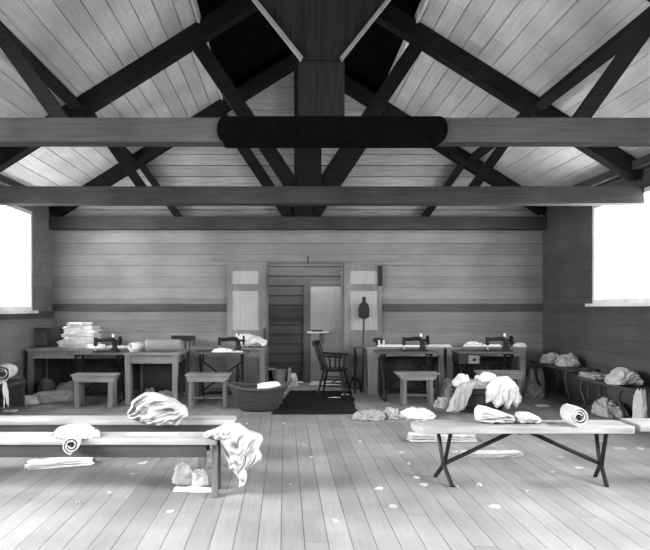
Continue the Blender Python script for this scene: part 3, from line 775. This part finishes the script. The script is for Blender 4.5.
# wall benches
def wall_bench(label, x0, x1, y0, y1, h, legs, slab=False):
    t = thing('wall_bench', label, 'bench', ((x0 + x1) / 2, (y0 + y1) / 2, 0)); hw, hd = (x1 - x0) / 2, (y1 - y0) / 2
    m = MB(); m.box(-hw, hw, -hd, hd, h - .045, h); m.build('bench_top', M['benchk'], t, bevel=.008)
    for y in legs:
        yy = y - t.location.y
        if slab: m = MB(); m.box(-hw + .01, hw - .01, yy - .02, yy + .02, 0, h - .045); m.build('leg', M['benchk'], t)
        else:
            for s in (-1, 1):
                m = MB(); n_ = 7; pts = [(s * (hw - .04) + s * .02 * math.sin(i / 6 * math.pi * 1.6), yy + .03 * math.sin(i / 6 * 2 * math.pi), (h - .045) * (1 - i / 6)) for i in range(n_)]
                m.tube(pts, [.022, .018, .016, .018, .02, .017, .02]); m.build('leg', M['benchd'], t, smooth=True)
    return t
wall_bench('dark bench along the left wall carrying a rolled white bundle', XL + .03, XL + .34, 6.6, 8.02, .36, (7.98, 6.8), True)
wall_bench('dark bench along the right wall nearest the camera', 3.86, 4.17, 5.3, 7.95, .41, (7.85, 6.95, 5.6))
wall_bench('dark higher bench in the right back corner carrying dim bundles', 3.80, 4.16, 8.0, 9.3, .50, (9.1, 8.15))

# ------------------------------------------------------------------ other furniture
# panelled wooden case on the far left table
yc = 9.2
t = thing('wooden_case', 'dark panelled wooden case standing on the far left table', 'case', (wx(44, yc), yc, TH))
hw = wx(62, yc) - wx(44, yc); hh = wz(327, yc) - TH
m = MB(); m.prism([(-hw, 0), (hw, 0), (hw, hh), (hw * .4, hh - .03), (-hw * .1, hh - .025), (-hw * .7, hh - .005), (-hw, hh - .01)], -.10, .12); m.build('case_body', M['case'], t, bevel=.004)
m = MB(); m.box(-hw * .62, hw * .35, -.112, -.10, .03, hh - .07); m.build('front_panel', M['casep'], t, bevel=.003)
m = MB()
for q in ((-hw * .68, -hw * .62, .0, hh - .05), (hw * .35, hw * .41, 0, hh - .05), (-hw * .62, hw * .35, hh - .07, hh - .05)): m.box(q[0], q[1], -.125, -.10, q[2], q[3])
m.build('panel_frame', M['case'], t)
# broom leaning head-up against the right sliding door
yb_ = YB - .16
t = thing('broom', 'upturned broom leaning against the right sliding door', 'broom', (wx(361.5, 9.55), 9.52, 0))
xt, zt = wx(364, 9.68) - t.location.x, wz(318, 9.68)
m = MB(); m.tube([(0, 0, .0), (xt * .5, .08, zt / 2), (xt, .16, zt + .05)], .016); m.build('handle', M['handle'], t, smooth=True)
m = MB(); m.lathe([(.02, zt - .02), (.085, zt + .02), (.09, zt + .14), (.075, zt + .21), (.03, zt + .26), (.025, zt + .31), (.04, zt + .33), (.01, zt + .34)], 16, 1, .45, at=(xt, .165, 0)); m.build('broom_head', M['straw'], t, smooth=True)
# small things in the shade behind the armchair: second stick and a low dark crate
t = thing('iron_stand', 'dark spindly iron stand between the armchair and right table', 'stand', (wx(355, 9.3), 9.3, 0))
m = MB(); m.lathe([(.02, .69), (.09, .69), (.09, .71), (.02, .71)], 20); m.build('stand_top', M['mtop'], t, smooth=True)
m = MB(); m.tube([(0, 0, .12), (0, 0, .3), (0, 0, .5), (0, 0, .69)], [.03, .018, .035, .018], 10); m.build('post', M['iron'], t, smooth=True)
for k in range(3):
    a = k * 2.094 + .4; m = MB(); m.tube([(0, 0, .25), (.08 * math.cos(a), .08 * math.sin(a), .16), ((.11) * math.cos(a), .11 * math.sin(a), .0)], .015); m.build('leg', M['iron'], t, smooth=True)
# bucket & co in the doorway
t = thing('bucket', 'pale metal bucket standing just inside the doorway', 'bucket', (wx(279, 10.05), 10.12, 0))
m = MB(); m.lathe([(.01, .012), (.085, .0), (.095, .02), (.125, .255), (.132, .265), (.122, .262), (.09, .03), (.01, .02)], 24, cap=False); m.build('pail_body', M['zinc'], t, smooth=True)
m = MB(); m.tube([(.128 * math.cos(a), -.02 - .03 * math.sin(a), .255 + .012 * math.sin(a)) for a in [math.pi * i / 10 for i in range(11)]], .005, 6); m.build('bail_handle', M['iron'], t, smooth=True)
t = thing('enamel_pot', 'small dark pot with pale rim beside the bucket', 'pot', (wx(268, 10.35), 10.4, 0))
m = MB(); m.lathe([(.01, .0), (.10, .0), (.115, .05), (.115, .25), (.11, .25), (.105, .03), (.01, .015)], 24, cap=False); m.build('pot_body', M['enamel'], t, smooth=True)
m = MB(); m.tube([(.115 * math.cos(a * math.pi / 12), .115 * math.sin(a * math.pi / 12), .255) for a in range(24)], .01, 6, closed=True); m.build('rim', M['zinc'], t, smooth=True)
m = MB(); m.bar((wx(288.5, 9.7), 9.70, 0), (wx(288.5, 9.7) + .02, 9.74, .34), .045, .02); tag(m.build('wooden_stick', M['stick']), 'short pale board standing upright beside the bucket', 'board')
lump('white_cloth', .16, .14, .22, M['white'], 'small white cloth slumped right of the bucket', 'cloth', (wx(293.5, 10.0), 10.05, 0), seed=3)
sheet('white_cloth', .5, .12, .02, M['white'], 'white strip standing in for light along the passage floor by the inner door', 'cloth', (wx(325, 10.2), 10.28, 0), seed=5)  # white sheet added as the line of light on the passage floor
# wicker basket
bl = (wx(259, 7.85), 7.72, 0)
t = thing('wicker_basket', 'large oval wicker basket in front of the doorway', 'basket', bl)
m = MB(); m.lathe([(.01, .006), (.22, .0), (.26, .03), (.30, .12), (.345, .22), (.38, .31), (.365, .31), (.33, .22), (.28, .12), (.24, .04), (.01, .03)], 40, 1.0, .72, cap=False); m.build('basket_body', M['wicker'], t, smooth=True)
m = MB(); m.tube([(.375 * math.cos(a * math.pi / 20), .27 * math.sin(a * math.pi / 20), .315 + .025 * math.cos(2 * a * math.pi / 20)) for a in range(40)], .017, 8, closed=True); m.build('rim', M['rim'], t, smooth=True)
for s in (-1, 1):
    m = MB(); m.tube([(s * .37, -.07, .33), (s * .42, -.04, .37), (s * .42, .04, .37), (s * .37, .07, .33)], .013, 8); m.build('handle', M['rim'], t, smooth=True)
m = MB(); m.lathe([(.01, .20), (.20, .215), (.31, .205), (.32, .19)], 30, 1.0, .7, at=bl); tag(m.build('grey_cloth', M['drab'], smooth=True), 'drab cloth filling the wicker basket', 'cloth')
lump('white_cloth', .36, .26, .15, M['white'], 'white cloth lying in the right end of the wicker basket', 'cloth', (bl[0] + .15, bl[1] - .02, .225), seed=11)
sheet('white_rag', .19, .10, .03, M['white'], 'white rag on the floor at the foot of the basket', 'rag', (wx(255, 7.9), fy(408) - .12, 0), seed=8)
# dark mat
yA, yB_ = fy(414.5), fy(391)
mb = MB(); g = []; n = 26
for j in range(n + 1):
    for i in range(n + 1):
        a, b = i / n, j / n
        x = (1 - b) * ((1 - a) * wx(271, yA) + a * wx(358, yA)) + b * ((1 - a) * wx(291, yB_) + a * wx(351, yB_))
        y = yA + (yB_ - yA) * b
        rag = .05 * noise.noise(Vector((a * 6, b * 6, 1))); g.append((x + (rag if i in (0, n) else 0), y + (rag * .8 if j in (0, n) else 0), .006 + .012 * max(0, noise.noise(Vector((x * 5, y * 3, 0))))))
mb.add(g, [(j * (n + 1) + i, j * (n + 1) + i + 1, (j + 1) * (n + 1) + i + 1, (j + 1) * (n + 1) + i) for j in range(n) for i in range(n)])
tag(mb.build('floor_mat', M['mat'], smooth=True), 'dark ragged mat lying before the doorway', 'mat')
for k, (px, py, w_) in enumerate(((334, 399, .16), (345, 396, .1))): sheet('white_scrap', w_, .05, .012, M['paper'], ('long pale strip lying on the dark mat', 'short pale scrap near the back of the dark mat')[k], 'scrap', (wx(px, fy(py)), fy(py), .02), seed=20 + k)

# ------------------------------------------------------------------ cloth and small goods
# stack of folded cloth on the far left table
ordn = ['topmost', 'second from the top', 'third from the top', 'fourth from the top', 'third from the bottom', 'second from the bottom', 'bottom']
zc = TH; hs = [.05, .055, .05, .05, .055, .05, .055]
for k in range(7):
    wk = (.50, .50, .47, .49, .45, .42, .33)[k]
    folded('folded_cloth', wk, .36, hs[k], M['white'] if k % 3 else M['white2'], '%s folded white cloth of the tall stack on the far left table' % ordn[6 - k], 'folded cloth',
           (wx(80.5 + random.uniform(-2, 2), 9.0), 9.05 + random.uniform(-.03, .03), zc), R(random.uniform(-14, 14)), seed=k + 1, mess=.55, group='folded cloths in the tall stack')
    zc += hs[k] + .001
lump('white_cloth', .26, .2, .075, M['white'], 'white cloth lying between the tall stack and the sewing machine', 'cloth', (wx(101, 9.1), 8.85, TH), seed=14)
sheet('white_cloth', .42, .10, .03, M['white2'], 'flat white cloth behind the far left sewing machine', 'cloth', (wx(119, 9.0), 8.95, TH), seed=15)
# on the forward table
rl = roll('cloth_roll', .085, .50, M['rollc'], 'thick grey cloth roll on the small forward table', 'cloth roll', (wx(164, 8.45), 8.45, .70), R(90), turns=3, seed=2, wob=.01, inner=.08)
roll('cloth_roll', .06, .26, M['white'], 'small loose white roll left of the thick grey roll', 'cloth roll', (wx(139, 8.5), 8.45, .70), R(-35), turns=2.2, seed=6, wob=.25)
# heap on the right end of the left-hand work table
hanging('white_cloth', wx(236, 9.1), wx(267, 9.1), 9.1, [(0, TH + .12), (.12, TH + .2), (.4, TH + .205), (.75, TH + .16), (1, TH + .10)], [(0, TH + .03), (.1, TH + .003), (.9, TH + .003), (1, TH + .02)], .30, M['white'], 'white cloth heap on the table end beside the left sliding door', 'cloth', seed=21, folds=3.5, amp=.07, slant=1.4)
lump('white_cloth', .26, .1, .06, M['white'], 'small white piece under the needle of the machine left of the doorway', 'cloth', (wx(222.5, 8.42), 8.36, .695), seed=23)
sheet('white_cloth', .18, .12, .025, M['white'], 'crumpled scrap at the front edge of the machine left of the doorway', 'cloth', (wx(236, 8.36), 8.38, .695), seed=24)
# right tables
t = thing('brush', 'small dark brush-like block on the left end of the right table', 'brush', (wx(378, 9.3), 9.3, TH))
m = MB(); m.lathe([(.01, .05), (.07, .06), (.085, .09), (.06, .125), (.01, .13)], 16, 1, .7); m.build('bristles', M['straw'], t, smooth=True)
m = MB(); m.tube([(0, 0, 0), (0, 0, .07)], .03); m.build('stem', M['iron'], t, smooth=True)
for k, px in enumerate((379.3, 384)):
    m = MB(); m.lathe([(.018, 0), (.018, .008), (.013, .01), (.015, .085), (.018, .09), (.018, .1)], 12, at=(wx(px, 9.1), 9.12, TH))
    tag(m.build('thread_spool', M['thread'], smooth=True), ('left one of two white thread spools on the right table', 'right one of two white thread spools on the right table')[k], 'spool', 'white spools on the right table')
sheet('white_cloth', .40, .20, .04, M['white'], 'white cloth spread left of the machine near the armchair', 'cloth', (wx(392, 9.1), 9.18, TH), seed=31)
sheet('white_cloth', .26, .14, .03, M['white'], 'white cloth lying under the arm of the machine near the armchair', 'cloth', (wx(412, 9.15), 9.18, TH), seed=32)
sheet('white_cloth', .34, .22, .04, M['white2'], 'crinkled white cloth between the two right sewing machines', 'cloth', (wx(439, 9.2), 9.2, TH), seed=33)
lump('white_cloth', .26, .2, .08, M['white'], 'rounded white bundle left of the far right sewing machine', 'cloth', (wx(473, 9.2), 9.2, TH), seed=34)
sheet('white_cloth', .28, .12, .05, M['white'], 'white cloth under the arm of the far right sewing machine', 'cloth', (wx(491, 9.2), 9.18, TH), seed=35)
lump('white_cloth', .19, .16, .06, M['white'], 'white cloth on the right end of the right table, past the machine wheel', 'cloth', (wx(519, 9.2), 9.16, TH), seed=36)
# bundles under the far left table
lump('cloth_sack', .26, .24, .27, M['drab'], 'dark round sack under the left table, beside its leg', 'sack', (wx(40, 8.75), 9.02, 0), seed=41, amp=.12)
lump('cloth_sack', .34, .26, .24, M['grey'], 'peaked grey bundle under the left table behind the long sack', 'sack', (wx(62, 8.75), 8.98, 0), seed=42, amp=.16)
lump('cloth_sack', .58, .24, .17, M['grey'], 'long lying grey sack in front of the left table', 'sack', (wx(55, 8.4), 8.42, 0), R(8), seed=43, amp=.16)
lump('cloth_sack', .28, .2, .12, M['dim'], 'small pale sack at the left end of the long lying sack', 'sack', (wx(27, 8.2), 8.22, 0), seed=44, amp=.1)
lump('dim_bundle', .18, .16, .14, M['dim'], 'left small bundle on the floor under the forward table', 'bundle', (wx(151, 8.9), 8.8, 0), seed=45)
lump('dim_bundle', .24, .16, .10, M['dim'], 'right small bundle on the floor under the forward table', 'bundle', (wx(166, 8.9), 8.8, 0), seed=46)
# left wall bench bundle
roll('cloth_bundle', .135, .34, M['white2'], 'rolled white bundle on the bench at the left wall', 'bundle', (XL + .19, 7.72, .36), R(8), turns=2.6, seed=9, wob=.2, squash=.85)
drape('white_cloth', .1, .30, .09, .02, M['white2'], 'narrow white strip hanging from the left wall bench', 'cloth', (XL + .345, 7.36, .36), 0, seed=10, amp=.015)
sheet('white_rag', .16, .12, .02, M['dim'], 'pale rag on the floor beside the left wall bench', 'rag', (wx(9, 7.6), 7.62, 0), seed=12)
# right wall bundles
lump('dim_bundle', .28, .24, .16, M['grey'], 'left dim bundle on the bench in the right back corner', 'bundle', (3.93, 8.85, .50), seed=51)
lump('dim_bundle', .30, .26, .17, M['grey'], 'larger dim bundle nearer on the bench in the right back corner', 'bundle', (3.96, 8.42, .50), seed=52)
folded('folded_cloth', .22, .42, .06, M['dim'], 'folded pale cloth at the far end of the right wall bench', 'folded cloth', (3.99, 7.72, .41), 0, seed=53)
hanging('dim_bundle', wx(608, 7.0), wx(639, 7.0), 7.0, [(0, .44), (.2, .54), (.45, .62), (.75, .58), (1, .48)], [(0, .42), (.1, .413), (.9, .413), (1, .43)], .30, M['dim'], 'pale rumpled bundle on the right wall bench', 'bundle', seed=54, folds=3.2, amp=.07, slant=1.2)
lump('dim_bundle', .34, .36, .20, M['dim'], 'striped pale bundle on the floor under the right wall bench', 'bundle', (3.98, 7.35, 0), seed=55, amp=.25)
sheet('dark_rag', .5, .36, .05, M['drab'], 'dark rags spread on the floor beside the right wall bench', 'rags', (3.66, 6.85, 0), seed=56)
lump('hanging_sack', .12, .16, .34, M['dim'], 'tied pale sack hanging at the front of the right wall bench', 'sack', (3.80, 6.42, .10), seed=57, amp=.15, flat=.4)
lump('cloth_sack', .24, .24, .20, M['grey'], 'upper dim sack right of the end table leg', 'sack', (wx(533, 9.25) + .04, 9.25, .0), seed=58).scale = (1, 1, 2.0)
lump('cloth_sack', .26, .22, .2, M['drab'], 'lower dim sack on the floor right of the end table leg', 'sack', (wx(538, 8.7), 8.78, 0), seed=59)
sheet('white_rag', .16, .1, .03, M['dim'], 'small pale rag on the floor before the right corner bench', 'rag', (wx(556, 7.6), 8.0, 0), seed=60)
# tub full of cloth
tl = (wx(482, 7.5), 7.62, 0)
t = thing('cloth_tub', 'dark wooden tub piled with white cloth before the right table', 'tub', tl)
m = MB(); m.lathe([(.01, .01), (.27, 0), (.29, .02), (.33, .30), (.35, .30), (.345, .31), (.315, .31), (.27, .04), (.01, .03)], 28, 1, .62, cap=False); m.build('tub_body', M['tub'], t, smooth=True)
for z, r_ in ((.07, .302), (.24, .334)):
    m = MB(); m.tube([(r_ * math.cos(a * math.pi / 20), .62 * r_ * math.sin(a * math.pi / 20), z) for a in range(40)], .010, 6, closed=True); m.build('hoop', M['iron'], t, smooth=True)
lump('cloth_heap', .54, .34, .14, M['grey'], 'grey jumble of cloth filling the dark tub', 'cloth', (tl[0] - .02, tl[1] + .02, .26), seed=61, amp=.35, freq=5)
lump('white_cloth', .20, .16, .15, M['white2'], 'pale bundle at the left back of the dark tub', 'cloth', (tl[0] - .22, tl[1] + .02, .32), seed=62)
lump('white_cloth', .30, .22, .13, M['white'], 'white cloth on top of the middle of the dark tub', 'cloth', (tl[0] + .12, tl[1] + .08, .345), seed=63)
hanging('white_cloth', wx(458, 7.3), wx(477, 7.3), tl[1] - .255, [(0, .33), (.4, .38), (1, .40)], [(0, .04), (.5, .02), (1, .07)], .09, M['dim'], 'pale cloth hanging over the left front of the dark tub', 'cloth', seed=64, lean=-.13, folds=4, amp=.025, slant=-.3)
hanging('white_cloth', wx(489, 7.3), wx(525, 7.3), tl[1] - .20, [(0, .33), (.3, .46), (.6, .47), (.8, .40), (1, .20)], [(0, .13), (.15, .16), (.3, .07), (.45, .13), (.6, .06), (.72, .14), (.85, .08), (1, .15)], .20, M['white'], 'bright white cloth hanging over the right front of the dark tub', 'cloth', seed=65, folds=6, amp=.04, slant=.2)
lump('white_cloth', .28, .2, .10, M['dim'], 'flat pale bundle on the floor left of the dark tub', 'cloth', (wx(443, 8.0), 7.95, .0), seed=66).scale = (1, 1, 1.4)
lump('folded_pile', .26, .22, .28, M['grey'], 'dim folded pile on the floor behind the tub, under the tables', 'cloth', (wx(448, 8.7), 8.62, 0), seed=67, amp=.2)
# rags on the floor, middle
lump('grey_rag', .34, .22, .10, M['grey'], 'rumpled grey rag on the floor right of the mat', 'rag', (wx(369, 7.1), fy(419), 0), R(4), seed=71, amp=.5, freq=4.5, flat=.02)
lump('white_rag', .15, .18, .12, M['near'], 'pale crumpled rag on the floor between grey and white ones', 'rag', (wx(391.5, 7.1), fy(418), 0), R(25), seed=72, amp=.5, freq=4.5, flat=.02)
lump('white_rag', .40, .24, .11, M['white'], 'white crumpled rag on the floor left of the iron-legged bench', 'rag', (wx(420, 7.0), fy(418), 0), seed=73, amp=.4, freq=4)
folded('white_cloth', .62, .14, .075, M['near'], 'long folded white cloth on the floor behind the iron-legged bench', 'cloth', (wx(434, 6.2), fy(441), 0), R(-2), seed=74)
folded('white_cloth', .50, .12, .045, M['near'], 'narrow white strip on the floor beyond the bench braces', 'cloth', (wx(485, 5.45), fy(456.5), 0), R(2), seed=75)
# on the iron-legged bench
hanging('white_cloth', wx(476, 4.55), wx(514, 4.55), 4.56, [(0, bh + .07), (.12, bh + .135), (.3, bh + .12), (.6, bh + .09), (1, bh + .05)], [(0, bh + .02), (.1, bh + .003), (.9, bh + .003), (1, bh + .02)], .17, M['near'], 'twisted white cloth on the left half of the iron-legged bench', 'cloth', seed=81, folds=2.6, amp=.045, slant=2.6)
hanging('white_cloth', wx(514, 4.55), wx(541, 4.55), 4.54, [(0, bh + .05), (.15, bh + .085), (.55, bh + .08), (.85, bh + .05), (1, bh + .02)], [(0, bh + .01), (.1, bh + .003), (1, bh + .003)], .15, M['near'], 'smooth white cloth next to the twisted one on the iron-legged bench', 'cloth', seed=82, folds=2, amp=.02, slant=1.2)
roll('cloth_roll', .064, .22, M['near'], 'white cloth roll with open end on the right half of the iron-legged bench', 'cloth roll', (wx(571.5, 4.5), 4.47, bh), R(-6), turns=2.7, seed=7, wob=.3)
# on the left benches
hanging('white_bundle', wx(126, 4.8), wx(188, 4.8), 4.85, [(0, .47), (.08, .56), (.25, .625), (.45, .625), (.7, .575), (.9, .52), (1, .47)], [(0, .43), (.1, .405), (.3, .40), (.42, .375), (.8, .37), (.88, .42), (1, .455)], .26, M['near'], 'big rumpled white bundle on the second-row left bench', 'bundle', seed=17, folds=3.2, amp=.075, slant=1.6)
t_ = lump('white_cloth', .32, .22, .085, M['near'], 'folded white cloth with a rolled end on the front left bench', 'cloth', (wx(77, 4.25), 4.25, B2['h']), seed=92, amp=.15)
r_ = roll('rolled_end', .053, .13, M['near'], None, None, (wx(72.5, 4.06), 4.065, .335), R(10), turns=2.2, seed=4, wob=.15)
r_.parent = t_; r_.location = Vector((wx(72.5, 4.06), 4.065, .335)) - t_.location; tag(r_, 'rolled end facing out')
sheet('white_paper', .36, .09, .008, M['near'], 'flat white strip on the middle of the front left bench', 'cloth', (wx(153, 4.3), 4.30, B2['h']), seed=93, rag=.05)
sheet('white_paper', .30, .09, .008, M['near'], 'flat white strip at the left end of the front left bench', 'cloth', (wx(32, 4.3), 4.30, B2['h']), seed=94, rag=.05)
hanging('white_cloth', wx(203, 4.2), wx(261, 4.2), 4.22, [(0, .428), (.2, .455), (.42, .505), (.6, .50), (.75, .455), (1, .42)], [(0, .408), (.3, .404), (.36, .30), (.45, .20), (.56, .14), (.62, .05), (.70, .06), (.74, .16), (.85, .21), (1, .24)], .20, M['near'], 'white cloth hanging over the end of the front left bench', 'cloth', seed=95, folds=6, amp=.05, slant=.9)
# floor, left foreground
folded('white_cloth', .50, .15, .06, M['white'], 'folded white cloth on the floor before the front left bench', 'cloth', (wx(57, 4.9), fy(466), 0), R(20), seed=96)
lump('dark_rag', .06, .05, .03, M['drab'], 'dark tuft at the left end of the folded cloth on the floor', 'rag', (wx(27, 5.0), fy(464), 0), seed=97)
lump('dark_rag', .06, .04, .03, M['drab'], 'dark tuft at the right end of the folded cloth on the floor', 'rag', (wx(89, 5.0), fy(461), 0), seed=98)
lump('white_cloth', .16, .14, .14, M['white'], 'left peaked white lump on the floor under the bench end', 'cloth', (wx(181, 4.4), fy(482), 0), seed=99, amp=.2)
lump('white_cloth', .12, .10, .12, M['white'], 'right smaller white lump on the floor under the bench end', 'cloth', (wx(199, 4.4), fy(485), 0), seed=100, amp=.2)
sheet('white_cloth', .30, .10, .03, M['white'], 'flat white cloth lying in front of the two lumps under the bench end', 'cloth', (wx(195, 4.3), fy(490), 0), R(-4), seed=101)
# scraps on the floorboards
sc = [(105, 455, .07), (143, 463, .10), (133, 475, .06), (78, 503, .07), (218, 417, .05), (284, 424, .05), (247, 424, .04), (304, 445, .04), (311, 457, .05), (290, 485, .04), (335, 521, .035),
      (379, 489, .07), (393, 507, .08), (409, 464, .06), (401, 453, .05), (424, 485, .08), (360, 442, .04), (479, 485, .09), (457, 487, .05), (417, 478, .05), (495, 507, .09), (527, 492, .06), (578, 468, .08),
      (561, 458, .05), (620, 449, .14), (640, 449, .1), (553, 473, .06), (410, 436, .05), (538, 438, .05), (455, 452, .06), (600, 441, .05), (110, 493, .06), (170, 512, .05), (355, 428, .05), (447, 428, .05)]
for k, (px, py, w_) in enumerate(sc):
    w_ *= .7
    sheet('paper_scrap', w_, w_ * random.uniform(.5, .8), .014, M['paper'] if k % 3 else M['greyscrap'], 'small pale scrap lying loose on the bare floorboards', 'scrap', (wx(px, fy(py)), fy(py), 0), R(random.uniform(0, 180)), seed=200 + k, n=8, group='scraps scattered on the floor', rag=.6)

# ------------------------------------------------------------------ light, world, camera
w = bpy.data.worlds.new('World'); scene.world = w; w.use_nodes = True
bg = w.node_tree.nodes['Background']; bg.inputs['Color'].default_value = (1, 1, 1, 1); bg.inputs['Strength'].default_value = 2.0
L = bpy.data.lights.new('passage_fill', 'AREA'); L.shape = 'RECTANGLE'; L.size = 1.7; L.size_y = .35; L.energy = 16  # added fill lamp under the closed passage ceiling, brightens the doorway
lo = bpy.data.objects.new('passage_fill', L); COL.objects.link(lo); lo.location = (.4, YB + .32, PZ - .06)
cam = bpy.data.cameras.new('camera'); co = bpy.data.objects.new('camera', cam); COL.objects.link(co)
co.location = (0, 0, H); co.rotation_euler = (R(90), 0, 0)
cam.sensor_width = 36; cam.sensor_fit = 'HORIZONTAL'; cam.lens = 36 * F / 650; cam.shift_x = (325 - CX) / 650; cam.shift_y = (CY - 275) / 650; cam.clip_start = .05
scene.camera = co
scene.view_settings.view_transform = 'Standard'; scene.view_settings.look = 'Medium High Contrast'; scene.view_settings.exposure = 0.15
